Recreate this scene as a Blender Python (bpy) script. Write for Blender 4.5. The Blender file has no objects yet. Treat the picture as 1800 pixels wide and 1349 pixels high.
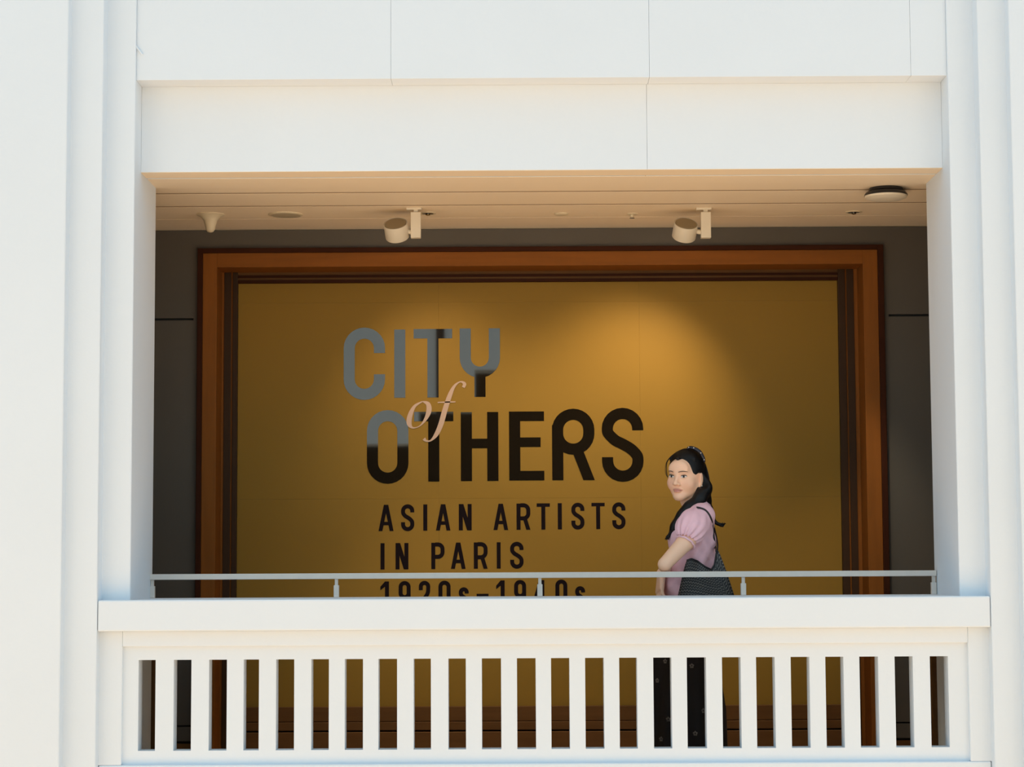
import bpy, math, random
import numpy as np
from mathutils import Matrix, Vector
random.seed(7)
S = bpy.context.scene
COL = S.collection

# ------------------------------------------------------------------ camera, world, sun, exposure
FPX, PITCH, ROLL, YAW, CAMH, DIST = 3770.0, 0.0855, 0.0050, -0.0040, 1.0522, 9.0
def cam_axes():
    c, s = math.cos(YAW), math.sin(YAW)
    r = Vector((c, -s, 0)); f0 = Vector((s, c, 0)); zz = Vector((0, 0, 1))
    c, s = math.cos(PITCH), math.sin(PITCH)
    f = c*f0 + s*zz; u = -s*f0 + c*zz
    c, s = math.cos(ROLL), math.sin(ROLL)
    return c*r - s*u, s*r + c*u, f
RT, UP, FW = cam_axes()
CAM = Vector((0, -DIST, CAMH))
cd = bpy.data.cameras.new('camera'); cd.sensor_width = 36; cd.lens = FPX/1800*36
cd.clip_start = .1; cd.clip_end = 300
cam = bpy.data.objects.new('camera', cd); COL.objects.link(cam)
cam.matrix_world = Matrix(((RT.x, UP.x, -FW.x, CAM.x), (RT.y, UP.y, -FW.y, CAM.y), (RT.z, UP.z, -FW.z, CAM.z), (0, 0, 0, 1)))
S.camera = cam
S.view_settings.view_transform = 'Standard'; S.view_settings.look = 'None'
S.view_settings.gamma = 1; S.view_settings.use_curve_mapping = False
S.view_settings.exposure = 0.09

w = bpy.data.worlds.new('world'); S.world = w; w.use_nodes = True
bg = w.node_tree.nodes['Background']; bg.inputs[0].default_value = (.63, .84, 1.0, 1); bg.inputs[1].default_value = .92
sd = bpy.data.lights.new('sun', 'SUN'); sd.energy = 6.4; sd.angle = .05; sd.color = (1, .93, .84)
sun = bpy.data.objects.new('sun', sd); COL.objects.link(sun)
sun.rotation_euler = (math.radians(-20), 0, 0)     # comes over the building, lights the court floor

# ------------------------------------------------------------------ helpers
def ray(px, py):
    return (FW*FPX + RT*(px-900) + UP*(674.5-py)).normalized()
def at(px, py, Y):
    d = ray(px, py); return CAM + d*((Y+DIST)/d.y)
def atz(px, py, z):
    d = ray(px, py); return CAM + d*((z-CAMH)/d.z)

def mat(name, color, rough=.6, metal=0, noise=0, nscale=8, bump=0, bscale=60, ior=None, emit=None, stretch=None, spec=None):
    m = bpy.data.materials.new(name); m.use_nodes = True
    nt = m.node_tree; b = nt.nodes['Principled BSDF']
    b.inputs['Roughness'].default_value = rough; b.inputs['Metallic'].default_value = metal
    b.inputs['Base Color'].default_value = (*color, 1)
    if ior: b.inputs['IOR'].default_value = ior
    if spec is not None: b.inputs['Specular IOR Level'].default_value = spec
    tc = nt.nodes.new('ShaderNodeTexCoord'); mp = nt.nodes.new('ShaderNodeMapping')
    nt.links.new(tc.outputs['Object'], mp.inputs[0])
    if stretch: mp.inputs['Scale'].default_value = stretch
    n = nt.nodes.new('ShaderNodeTexNoise'); n.inputs['Scale'].default_value = nscale; n.inputs['Detail'].default_value = 5
    nt.links.new(mp.outputs[0], n.inputs['Vector'])
    if noise:
        mx = nt.nodes.new('ShaderNodeMix'); mx.data_type = 'RGBA'
        mx.inputs[6].default_value = (*[c*(1-noise) for c in color], 1)
        mx.inputs[7].default_value = (*[min(1, c*(1+noise)) for c in color], 1)
        nt.links.new(n.outputs[0], mx.inputs[0]); nt.links.new(mx.outputs[2], b.inputs['Base Color'])
    if bump:
        n2 = nt.nodes.new('ShaderNodeTexNoise'); n2.inputs['Scale'].default_value = bscale
        nt.links.new(mp.outputs[0], n2.inputs['Vector'])
        bp = nt.nodes.new('ShaderNodeBump'); bp.inputs['Strength'].default_value = bump; bp.inputs['Distance'].default_value = .01
        nt.links.new(n2.outputs[0], bp.inputs['Height']); nt.links.new(bp.outputs[0], b.inputs['Normal'])
    if emit:
        b.inputs['Emission Color'].default_value = (*color, 1); b.inputs['Emission Strength'].default_value = emit
    return m

M = dict(
    white=mat('white_plaster', (.735, .79, .835), .75, noise=.025, nscale=2.2, bump=.05, bscale=90),
    ceil=mat('ceiling_warm_bounce', (.93, .78, .58), .6, noise=.03, nscale=3),  # warm bounce light mixed into the white ceiling's base colour
    grey=mat('grey_wall_panel', (.095, .080, .062), .55, noise=.05, nscale=4),
    strip=mat('ceiling_gap_shade', (.40, .29, .19), .8, spec=.1),  # brown stands in for the shade inside the ceiling gaps
    groove=mat('dark_groove', (.02, .017, .014), .8),
    wood=mat('orange_timber', (.25, .082, .012), .5, spec=.15, noise=.22, nscale=5, stretch=(6, 6, .6)),
    woodh=mat('orange_timber_rail', (.25, .082, .012), .5, spec=.15, noise=.22, nscale=5, stretch=(.6, 6, 6)),
    wood2=mat('brown_timber', (.14, .062, .018), .5, spec=.15, noise=.25, nscale=5, stretch=(.8, 6, 6)),
    dark=mat('dark_timber', (.045, .012, .004), .6, spec=.1, noise=.2),
    frame=mat('bronze_frame', (.05, .024, .010), .5, spec=.15),
    gold=mat('gold_film', (.30, .165, .022), .6, spec=.2, noise=.03, nscale=1.5),
    gloss=mat('clear_glass_letter', (.012, .008, .004), .02, ior=1.85),
    ink=mat('black_letter_ink', (.006, .001, .002), .7, spec=.15),
    pinkink=mat('pale_pink_letter', (.56, .37, .27), .5),
    steel=mat('brushed_steel', (.72, .65, .58), .42, metal=.2, noise=.06, nscale=30),
    lamp=mat('cream_lamp_paint', (.72, .64, .50), .45),
    lampback=mat('olive_heat_sink', (.30, .23, .13), .6),
    black=mat('black_plastic', (.012, .012, .014), .3),
    chrome=mat('chrome', (.7, .68, .64), .12, metal=1),
    fitting=mat('fitting_cream', (.70, .60, .42), .5),
    court=mat('court_paving', (.84, .55, .32), .7, noise=.08, nscale=1.2),
    floor=mat('corridor_timber_floor', (.50, .36, .22), .45, noise=.25, nscale=4, stretch=(1, 8, 8)),
    far=mat('opposite_plaster', (.68, .80, .82), .8, noise=.05, nscale=1),
    void=mat('dark_room', (.015, .012, .010), .9),
    lens=mat('lamp_lens', (1, .82, .55), .3, emit=6),
)

class MB:
    def __init__(s): s.v = []; s.f = []
    def box(s, x0, x1, y0, y1, z0, z1):
        i = len(s.v)
        s.v += [(x, y, z) for z in (z0, z1) for y in (y0, y1) for x in (x0, x1)]
        for q in ((0, 2, 3, 1), (4, 5, 7, 6), (0, 1, 5, 4), (2, 6, 7, 3), (0, 4, 6, 2), (1, 3, 7, 5)): s.f.append(tuple(i+k for k in q))
        return s
    def lathe(s, prof, c, n=32, axis=None):
        """prof: (r, h) pairs; closed at both ends; turned about axis (default z) from c"""
        c = Vector(c); ax = Vector(axis or (0, 0, 1)).normalized()
        a = ax.orthogonal().normalized(); b = ax.cross(a); i0 = len(s.v)
        for r, h in prof:
            for k in range(n):
                t = 2*math.pi*k/n
                s.v.append(tuple(c + ax*h + (a*math.cos(t)+b*math.sin(t))*r))
        for j in range(len(prof)-1):
            for k in range(n):
                p, q = i0+j*n+k, i0+j*n+(k+1) % n
                s.f.append((p, q, q+n, p+n))
        s.f.append(tuple(i0+k for k in reversed(range(n)))); s.f.append(tuple(i0+(len(prof)-1)*n+k for k in range(n)))
        return s
    def tube(s, pts, rad, n=8):
        pts = [Vector(p) for p in pts]
        if not hasattr(rad, '__len__'): rad = [rad]*len(pts)
        i0 = len(s.v); a = None
        for j, p in enumerate(pts):
            d = (pts[min(j+1, len(pts)-1)]-pts[max(j-1, 0)]).normalized()
            a = d.orthogonal().normalized() if a is None else (a-d*a.dot(d)).normalized()
            b = d.cross(a)
            for k in range(n):
                t = 2*math.pi*k/n; s.v.append(tuple(p+(a*math.cos(t)+b*math.sin(t))*rad[j]))
        for j in range(len(pts)-1):
            for k in range(n):
                p, q = i0+j*n+k, i0+j*n+(k+1) % n
                s.f.append((p, q, q+n, p+n))
        s.f.append(tuple(i0+k for k in reversed(range(n)))); s.f.append(tuple(i0+(len(pts)-1)*n+k for k in range(n)))
        return s
    def ball(s, c, r, n=12, m=8):
        if not hasattr(r, '__len__'): r = (r, r, r)
        i0 = len(s.v)
        for j in range(1, m):
            a = math.pi*j/m
            for k in range(n):
                t = 2*math.pi*k/n
                s.v.append((c[0]+r[0]*math.sin(a)*math.cos(t), c[1]+r[1]*math.sin(a)*math.sin(t), c[2]+r[2]*math.cos(a)))
        for j in range(m-2):
            for k in range(n):
                p, q = i0+j*n+k, i0+j*n+(k+1) % n
                s.f.append((p, p+n, q+n, q))
        s.v += [(c[0], c[1], c[2]+r[2]), (c[0], c[1], c[2]-r[2])]
        T = len(s.v)-2
        for k in range(n):
            s.f.append((T, i0+k, i0+(k+1) % n)); b = i0+(m-2)*n; s.f.append((T+1, b+(k+1) % n, b+k))
        return s
    def build(s, name, m, parent=None, bevel=0, smooth=False):
        me = bpy.data.meshes.new(name); me.from_pydata(s.v, [], s.f); me.update()
        me.materials.append(m if not isinstance(m, str) else M[m])
        o = bpy.data.objects.new(name, me); COL.objects.link(o)
        if smooth:
            me.polygons.foreach_set('use_smooth', [True]*len(me.polygons))
            if smooth != 'all':
                try: me.set_sharp_from_angle(angle=math.radians(40))
                except Exception: pass
        if bevel:
            b = o.modifiers.new('bevel', 'BEVEL'); b.width = bevel; b.segments = 2; b.limit_method = 'ANGLE'
        if parent: put(o, parent)
        return o
def put(o, parent):
    o.parent = parent; o.matrix_parent_inverse = Matrix.Translation(-parent.location)
def thing(name, loc, label, cat, group=None):
    o = bpy.data.objects.new(name, None); COL.objects.link(o); o.location = loc; o.empty_display_size = .1
    return tag(o, label, cat, group)
def tag(o, label, cat, group=None):
    o['label'] = label; o['category'] = cat
    if group: o['group'] = group
    return o
def struct(o, label=None):
    o['kind'] = 'structure'
    if label: o['label'] = label
    return o
def sroot(name, loc, label):
    o = bpy.data.objects.new(name, None); COL.objects.link(o); o.location = loc; o.empty_display_size = .1
    return struct(o, label)
def box(*a): return MB().box(*a)

# ------------------------------------------------------------------ facade (front plane y = 0)
YBM = .15                                          # beam set back from the pier face
XL, XR, ZB = -1.636, 1.827, .924                   # the opening
ZT = at(950, 299, YBM).z
DEEP, L = .54, atz(950, 402, ZT).y                 # pier depth, back wall
ZLO, ZHI = -4.5, 5.2
x1L, x2L = at(176, 600, -.09).x, at(113, 600, -.16).x
x1R, x2R = at(1731, 600, -.09).x, at(1787, 600, -.16).x
# pier steps: inner strip at 0, middle and outer strips each standing further out
def pier(side, xi, x1, x2, xo, nm):
    r = sroot(nm, (xi, 0, 0), 'white stepped pier beside the balcony opening')
    s = lambda a, b: (min(a, b), max(a, b))
    box(*s(xi, x1+.04*side), 0, DEEP-.002, ZLO, ZHI).build('inner_step', 'white', r, .006)
    box(*s(x1, x2+.04*side), -.09, DEEP-.001, ZLO, ZHI).build('middle_step', 'white', r, .006)
    box(*s(x2, xo), -.16, DEEP, ZLO, ZHI).build('outer_step', 'white', r, .006)
    return r
pier(-1, XL, x1L, x2L, -5.5, 'wall_left')
pier(1, XR, x1R, x2R, 5.5, 'wall_right')

# beam over the opening: upper fascia panels and the recessed beam panels
up = sroot('wall_upper', (XL, .02, ZT), 'white beam and fascia above the balcony opening')
zf = at(950, 137, .02).z
gap = .0004
xs = [XL] + [at(p, 70, .02).x for p in (687, 1141, 1600)] + [XR]
for a, b in zip(xs, xs[1:]):
    box(a+gap, b-gap, .02, .50, zf, ZHI).build('fascia_panel', 'white', up, .0012)
xm = at(1137, 220, YBM).x
for a, b in ((XL, xm), (xm, XR)):
    box(a+gap, b-gap, YBM, .50, ZT, zf).build('beam_panel', 'white', up, .0012)
box(XL, XR, YBM+.02, DEEP, ZT+.004, ZHI).build('beam_core', 'white', up)

# ------------------------------------------------------------------ balustrade below the opening
bal = thing('balustrade', (.1, .05, -.2), 'white plaster balustrade with a row of vertical slots under the handrail', 'balustrade')
zc0 = at(950, 1107, -.085).z
box(x1L+.002, x1R-.002, -.085, DEEP, zc0, ZB).build('coping', 'white', bal, .006)
xa, xb = at(214, 1240, -.03).x, at(1704, 1240, -.03).x       # recessed panel
zp = at(950, 1134, -.03).z
zs1, zs0 = at(950, 1157.5, -.006).z, at(950, 1317.5, -.006).z
zl = at(950, 1343, -.035).z
PT = .085                                               # thickness of the pierced panel
box(x1L-.01, xa, -.03, PT, zl, zc0).build('frame_post', 'white', bal, .004)
box(xb, x1R+.01, -.03, PT, zl, zc0).build('frame_post', 'white', bal, .004)
box(xa, xb, -.03, PT, zp, zc0).build('frame_head', 'white', bal, .004)
box(xa, xb, -.006, PT, zs1, zp).build('panel_rail', 'white', bal)
box(xa, xb, -.006, PT, zl, zs0).build('panel_rail', 'white', bal)
box(x1L+.002, x1R-.002, -.035, DEEP, zl-.35, zl).build('base_ledge', 'white', bal, .006)
slots = [(243, 273), (305, 336), (367, 398.5), (428, 455), (485, 517), (547, 578), (606, 638), (665, 698), (727, 757.5),
         (788, 819), (847, 881), (909, 942), (969, 1001.5), (1029, 1062), (1089, 1120.5), (1149, 1181), (1208, 1242),
         (1270, 1303), (1330, 1363), (1391, 1424), (1452, 1484), (1512, 1545), (1574, 1606), (1636, 1668)]
edges = [xa] + [at(p, 1237, -.006).x for s_ in slots for p in s_] + [xb]
for k in range(0, len(edges), 2):
    box(edges[k], edges[k+1], -.006, PT, zs0, zs1).build('baluster', 'white', bal)

# ------------------------------------------------------------------ corridor shell
grp = sroot('ceiling', (0, DEEP, ZT), 'corridor ceiling tinted with warm bounce light, groove shade as strips')
yg = [DEEP] + [atz(950, p, ZT).y for p in (338, 361, 383)] + [L+.4]
yb = atz(950, 310, ZT).y
struct(box(-4, 4, DEEP-.1, L+.5, ZT+.03, ZT+.1).build('slab', 'groove', grp))
yy = [DEEP+.0] + yg[1:]
for i, (a, b) in enumerate(zip(yy, yy[1:])):
    hw = .016 if i < 2 else .005
    h0 = 0 if i == 0 else (.016 if i < 3 else .005)
    last = i == len(yy)-2
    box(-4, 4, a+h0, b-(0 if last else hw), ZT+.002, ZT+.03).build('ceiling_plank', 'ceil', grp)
    if not last: box(-4, 4, b-hw, b+hw, ZT+.0032, ZT+.03).build('gap_shade_strip', 'strip', grp)
# strip coloured as groove shade between the white beam and the first plank
box(XL, XR, yb-.012, yb+.012, ZT+.0002, ZT+.003).build('gap_shade_strip', 'strip', grp)
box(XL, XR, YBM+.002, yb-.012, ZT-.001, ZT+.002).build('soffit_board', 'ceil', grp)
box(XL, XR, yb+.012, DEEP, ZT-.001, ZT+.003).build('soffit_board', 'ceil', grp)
struct(box(-4, 4, .1, L+2, -.12, 0).build('floor', 'floor'), 'brown timber corridor floor')
struct(box(-4.1, -4, 0, L+.5, 0, ZT).build('wall_corridor_left', 'grey'), 'end wall of the corridor')
struct(box(4, 4.1, 0, L+.5, 0, ZT).build('wall_corridor_right', 'grey'), 'end wall of the corridor')

cl, cr = at(347, 700, L).x, at(1556, 700, L).x
ct = at(950, 435, L).z
wb = sroot('wall_back', (0, L, 0), 'dark grey panelled wall around the timber framed window')
zg = at(950, 558, L).z
gl, gr = at(340, 563, L).x, at(1562, 553, L).x
zk1, zk0 = at(1590, 1271, L).z, at(1590, 1300, L).z
def backwall(x0, x1, side):
    T = L+.12
    gx = gl if side < 0 else gr
    a, b = (x0, gx) if side < 0 else (gx, x1)
    box(a, b, L, T, zg+.006, ZT).build('wall_panel', 'grey', wb)
    box(a, b, L, T, zk1+.004, zg-.006).build('wall_panel', 'grey', wb)
    box(a, b, L+.02, T-.01, zg-.006, zg+.006).build('groove', 'groove', wb)
    a2, b2 = (gx, x1) if side < 0 else (x0, gx)
    box(a2, b2, L, T, zk1+.004, ZT).build('wall_panel', 'grey', wb)
    box(x0, x1, L+.015, T, zk1-.004, zk1+.004).build('groove', 'groove', wb)
    box(x0, x1, L, T, zk0+.006, zk1-.004).build('skirting_panel', 'grey', wb)
    box(x0, x1, L+.015, T, zk0-.006, zk0+.006).build('groove', 'groove', wb)
    for k in range(8):
        xx0 = x0+(x1-x0)*k/8; xx1 = x0+(x1-x0)*(k+1)/8
        box(xx0+.002, xx1-.002, L-.004, T, .0, zk0-.006).build('skirting_board', 'wood2', wb)
backwall(-4, cl, -1); backwall(cr, 4, 1)
box(cl, cr, L, L+.12, ct, ZT).build('wall_panel', 'grey', wb)
# brown edge strips on the back of the piers, under the coping
for n_, x in (('trim_1', XL), ('trim_2', XR)):
    struct(box(x-.02, x+.02, DEEP, DEEP+.03, 0, ZB-.05).build(n_, 'wood2'), 'brown edge strip on the back of the pier')

# ------------------------------------------------------------------ timber framed window
win = sroot('window_1', (0, L, 0), 'orange timber window surround with bronze inner frame')
YG = L+.20                                            # film plane
px = lambda p, Y=L, py=700: at(p, py, Y).x
pz = lambda p, Y=L: at(950, p, Y).z
e0, e1 = px(356), px(1546)
et = pz(443)
i0_, i1_ = px(381), px(1520)
it = pz(468)
Yf = L-.02
for a, b in ((cl, e0), (e1, cr)): box(a, b, Yf-.012, L+.01, 0, ct).build('casing_edge', 'dark', win, .002)
box(e0, e1, Yf-.012, L+.01, et, ct).build('casing_edge', 'dark', win, .002)
for a, b in ((e0, i0_), (i1_, e1)): box(a, b, Yf, YG+.1, 0, et).build('casing', 'wood', win, .002)
box(i0_, i1_, Yf, YG+.1, it, et).build('casing', 'woodh', win, .002)
# bronze frame: two bars each side, two rails on top
Yb = YG-.03
a0, a1, a2, a3 = px(393, Yb), px(405, Yb), px(408, Yb), px(418, YG)
b0, b1, b2, b3 = px(1475, YG), px(1489, Yb), px(1492, Yb), px(1504, Yb)
ft = pz(490, Yb)
for a, b in ((a0, a1), (a2, a3), (b0, b1), (b2, b3)): box(a, b, Yb, YG+.05, 0, it).build('frame_stile', 'frame', win, .002)
for a, b in ((a1, a2), (b1, b2)): box(a, b, Yb+.012, YG+.05, 0, it).build('frame_bead', 'wood', win)
box(i0_, a0, Yb+.005, YG+.05, 0, it).build('jamb_liner', 'wood', win); box(b3, i1_, Yb+.005, YG+.05, 0, it).build('jamb_liner', 'wood', win)
for p, q in ((482, 486), (490, 495)): box(a3, b0, Yb+.004, YG+.05, pz(q, Yb), pz(p, Yb)).build('frame_rail', 'dark', win)
box(a3, b0, Yb+.012, YG+.05, pz(490, Yb), pz(486, Yb)).build('frame_bead', 'wood2', win)
box(a3, b0, Yb+.012, YG+.05, pz(482, Yb), it).build('frame_bead', 'wood2', win)
zb1, zb2, zb3 = pz(1242, Yb), pz(1268, Yb), pz(1285, Yb)
box(a3, b0, Yb+.006, YG+.05, zb2, zb1).build('bottom_rail', 'wood2', win, .003)
box(a3, b0, Yb, YG+.05, zb3+.004, zb2-.002).build('bottom_rail', 'wood2', win, .003)
box(a3, b0, Yb-.02, YG+.05, 0, zb3-.003).build('bottom_rail', 'wood2', win, .003)
box(cl, cr, YG+.1, YG+.14, 0, ct).build('back_board', 'void', win)

# ------------------------------------------------------------------ gold film with lettering
sg = thing('window_graphic', (.0, YG, zb1), 'gold film on the window with large exhibition title in dark letters', 'sign')
xv = [a3] + [px(771, YG), px(1125, YG)] + [b0]
zv = [zb1, pz(876, YG), pz(531, YG), pz(495, Yb)+.004]
for a, b in zip(xv, xv[1:]):
    for c, d in zip(zv, zv[1:]):
        box(a+.0002, b-.0002, YG, YG+.02, c+.0002, d-.0002).build('film_panel', 'gold', sg)

def smooth_pts(P, n=8):
    P = [np.array(p, float) for p in P]; out = []
    for i in range(len(P)-1):
        p0, p1, p2, p3 = P[max(i-1, 0)], P[i], P[i+1], P[min(i+2, len(P)-1)]
        for k in range(n):
            t = k/n
            out.append(.5*((2*p1)+(-p0+p2)*t+(2*p0-5*p1+4*p2-p3)*t*t+(-p0+3*p1-3*p2+p3)*t**3))
    out.append(P[-1]); return out
def arc(cx, cz, rx, rz, a0, a1, n=14):
    return [(cx+rx*math.cos(math.radians(a0+(a1-a0)*k/n)), cz+rz*math.sin(math.radians(a0+(a1-a0)*k/n))) for k in range(n+1)]
class Glyph:
    """strokes in the x-z plane, extruded towards the viewer"""
    def __init__(s, x, z, Y, th): s.x, s.z, s.Y, s.th = x, z, Y, th; s.m = MB()
    def poly(s, pts):
        s.th += .00012
        i = len(s.m.v); n = len(pts)
        s.m.v += [(s.x+p[0], s.Y-s.th, s.z+p[1]) for p in pts] + [(s.x+p[0], s.Y, s.z+p[1]) for p in pts]
        s.m.f.append(tuple(range(i, i+n)))
        for k in range(n): s.m.f.append((i+k, i+n+k, i+n+(k+1) % n, i+(k+1) % n))
    def rect(s, x0, x1, z0, z1): s.poly([(x0, z0), (x1, z0), (x1, z1), (x0, z1)])
    def para(s, x0, z0, x1, z1, w): s.poly([(x0, z0), (x0+w, z0), (x1+w, z1), (x1, z1)])
    def stroke(s, pts, w, closed=False):
        s.th += .00012
        P = [np.array(p, float) for p in pts]; n = len(P)
        W = w if hasattr(w, '__len__') else [w]*n
        Lp, Rp = [], []
        for i in range(n):
            if closed: d1, d2 = P[i]-P[i-1], P[(i+1) % n]-P[i]
            else: d1, d2 = P[i]-P[max(i-1, 0)], P[min(i+1, n-1)]-P[i]
            d1 = d1/(np.linalg.norm(d1) or 1); d2 = d2/(np.linalg.norm(d2) or 1)
            if not d1.any(): d1 = d2
            if not d2.any(): d2 = d1
            t = d1+d2; t = t/np.linalg.norm(t); nn = np.array((-t[1], t[0]))
            k = W[i]/2/max(.5, nn.dot((-d1[1], d1[0])))
            Lp.append(P[i]+nn*k); Rp.append(P[i]-nn*k)
        i0 = len(s.m.v)
        for a, b in zip(Lp, Rp):
            for q in (a, b): s.m.v += [(s.x+q[0], s.Y-s.th, s.z+q[1]), (s.x+q[0], s.Y, s.z+q[1])]
        for i in range(n if closed else n-1):
            a, b = i0+4*i, i0+4*((i+1) % n)
            s.m.f += [(a, a+2, b+2, b), (a, b, b+1, a+1), (a+2, a+3, b+3, b+2)]
        if not closed:
            for a in (i0, i0+4*(n-1)): s.m.f.append((a, a+1, a+3, a+2))
def stadium(x0, x1, z0, z1, n=14):
    r = (x1-x0)/2; c = (x0+x1)/2
    return arc(c, z1-r, r, r, 0, 180, n)+arc(c, z0+r, r, r, 180, 360, n)
def draw(ch, x, z, w, h, s, Y, th, big):
    g = Glyph(x, z, Y, th); k = s/2; q = s*.86; r = (w-s)/2
    X0, X1 = k, w-k; Z0, Z1 = q/2, h-q/2; c = w/2
    def S_(Hh):
        zz1 = Hh-q/2; rr = r
        P = [(X1, Hh*.70), (X1, zz1-rr)] + arc(c, zz1-rr, rr, rr, 0, 180, 12)[1:]
        P += smooth_pts([(X0, zz1-rr), (X0+rr*.06, Hh*.66), (X0+rr*.5, Hh*.565), (c, Hh*.51), (X1-rr*.45, Hh*.44), (X1-rr*.06, Hh*.35), (X1, Z0+rr)], 6)[1:]
        P += arc(c, Z0+rr, rr, rr, 0, -180, 12)[1:] + [(X0, Hh*.33)]
        g.stroke(P, s)
    if ch == 'C': g.stroke([(X1, h*.65)]+arc(c, Z1-r, r, r, 0, 180)+arc(c, Z0+r, r, r, 180, 360)+[(X1, h*.35)], s)
    elif ch in 'O0': g.stroke(stadium(X0, X1, Z0, Z1), s, True)
    elif ch == 'I': g.rect(0, w, 0, h)
    elif ch == 'T': g.rect(0, w, h-q, h); g.rect(c-k, c+k, 0, h-q)
    elif ch == 'Y': g.stroke([(X0, h)]+arc(c, h*.36+r, r, r, 180, 360)+[(X1, h)], s); g.rect(c-k, c+k, 0, h*.36+k*.3)
    elif ch == 'H': g.rect(0, s, 0, h); g.rect(w-s, w, 0, h); g.rect(s, w-s, h*.475, h*.475+q)
    elif ch == 'E':
        g.rect(0, s, 0, h)
        for z0, xx in ((0, w), (h*.485, w*.9), (h-q, w)): g.rect(s, xx, z0, z0+q)
    elif ch in 'RP':
        zl_ = h*.37 if ch == 'R' else h*.40
        if big:
            g.stroke(stadium(X0, X1, zl_+q/2, Z1), s, True); g.rect(0, s, 0, h-r)
        else:
            rr = min(r, (h-zl_-q)/2)
            g.rect(0, s, 0, h)
            g.stroke([(s, Z1), (X1-rr, Z1)]+arc(X1-rr, Z1-rr, rr, rr, 90, 0, 8)[1:]+arc(X1-rr, zl_+q/2+rr, rr, rr, 0, -90, 8)+[(s, zl_+q/2)], s)
        if ch == 'R': g.para(w-s*1.02, 0, w*.47, zl_+q*.3, s*1.02)
    elif ch == 'S': S_(h)
    elif ch == 's': S_(h)
    elif ch == 'A':
        g.para(0, 0, c-s*.55, h, s*.98); g.para(w-s*.98, 0, c-s*.43, h, s*.98); g.rect(w*.24, w*.76, h*.22, h*.22+q)
    elif ch == 'N': g.rect(0, s, 0, h); g.rect(w-s, w, 0, h); g.para(w-s*1.15, 0, 0, h, s*1.15)
    elif ch == '1': g.rect(w-s, w, 0, h); g.poly([(w-s, h), (0, h*.80), (0, h*.67), (w-s, h*.80)])
    elif ch == '9':
        g.stroke(stadium(X0, X1, h*.40, Z1), s, True); g.stroke([(X1, h*.62), (X1, Z0+r)]+arc(c, Z0+r, r, r, 0, -180, 12)[1:]+[(X0, h*.3)], s)
    elif ch == '2':
        g.stroke([(X0, h*.66)]+arc(c, Z1-r, r, r, 180, 0, 12)+smooth_pts([(X1, h*.66), (X1-r*.3, h*.5), (X0+r*.25, h*.2), (X0, q)], 5)[1:], s); g.rect(0, w, 0, q)
    elif ch == '4': g.rect(w*.58, w*.58+s, 0, h); g.para(0, h*.28, w*.46, h, s); g.rect(0, w, h*.18, h*.18+q)
    elif ch == '-': g.rect(0, w, 0, h)
    return g.m
def letter(ch, x0, x1, y0, y1, swpx, m, th, big=False):
    c = at((x0+x1)/2, (y0+y1)/2, YG); k = (YG+DIST)/FPX
    w_, h_ = (x1-x0)*k, (y1-y0)*k
    nm = {'-': 'dash'}.get(ch, ('digit_' if ch.isdigit() else 'letter_')+ch.lower())
    return draw(ch, c.x-w_/2, c.z-h_/2, w_, h_, swpx*k, YG, th, big).build(nm, m, sg)
for ch, a, b, y0, y1 in (('C', 604, 677, 577, 702.5), ('I', 693, 712.5, 579, 700), ('T', 727, 795, 578, 699.5), ('Y', 808, 879, 577, 698.5),
                         ('O', 645, 718, 722.5, 849.5), ('T', 728, 797, 724, 847), ('H', 810, 876, 724.5, 846), ('E', 895, 956.5, 723.5, 845),
                         ('R', 970.5, 1045, 720, 844.5), ('S', 1058, 1131, 718.5, 846)):
    letter(ch, a, b, y0, y1, 19.5, 'gloss', .0015, True)
def row(chars, xs, y0l, y1l, y0r, y1r):
    for ch, (a, b) in zip(chars, xs):
        a, b = 580+a/3.1034, 580+b/3.1034; t = ((a+b)/2-666)/433
        y0, y1 = y0l+(y0r-y0l)*t, y1l+(y1r-y1l)*t
        if ch == 's': y0 = y1-(y1-y0)*.74
        if ch == '-': y0, y1 = y0+(y1-y0)*.50, y0+(y1-y0)*.60
        letter(ch, a, b, y0, y1, 7.0, 'ink', .001)
row('ASIANARTISTS', [(265, 347), (388, 460), (509, 531), (578, 657), (703, 773), (892, 972), (1018, 1093), (1128, 1200), (1243, 1265), (1317, 1388), (1427, 1499), (1540, 1612)], 888, 934, 884, 930)
row('INPARIS', [(276, 298), (358, 428), (553, 625), (660, 740), (785, 860), (910, 931), (983, 1056)], 955.5, 1001.5, 952, 998)
row('1920s-1940s', [(275, 322), (375, 440), (485, 547), (592, 658), (703, 757), (800, 865), (907, 953), (1005, 1070), (1110, 1175), (1230, 1295), (1338, 1392)], 1023, 1069, 1019, 1065)
def italic(pts, ws, nm):
    k = (YG+DIST)/FPX; o = at(760, 725, YG)
    P = smooth_pts([((580+a/3.1034-760)*k, -(550+b/3.1034-725)*k, w_*.88*k/3.1034) for a, b, w_ in [(p[0], p[1], q) for p, q in zip(pts, ws)]], 7)
    g = Glyph(o.x, o.z, YG, .003); g.stroke([p[:2] for p in P], [p[2] for p in P])
    return g.m
m_ = italic([(505, 484), (462, 510), (437, 560), (432, 605), (452, 628), (490, 618), (522, 580), (540, 535), (535, 498), (505, 484)], [6, 18, 30, 30, 10, 6, 20, 32, 26, 6], 'o'); m_.build('letter_o_italic', 'pinkink', sg)
m_ = italic([(728, 408), (735, 388), (712, 377), (680, 400), (655, 450), (628, 530), (605, 610), (580, 665), (550, 698), (525, 700), (512, 688)], [18, 20, 8, 16, 28, 32, 32, 26, 10, 12, 22], 'f')
m2 = italic([(588, 490), (640, 488), (685, 487)], [7, 8, 7], 'f')
b_ = len(m_.v); m_.v += m2.v; m_.f += [tuple(i+b_ for i in f) for f in m2.f]; m_.build('letter_f_italic', 'pinkink', sg)

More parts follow.
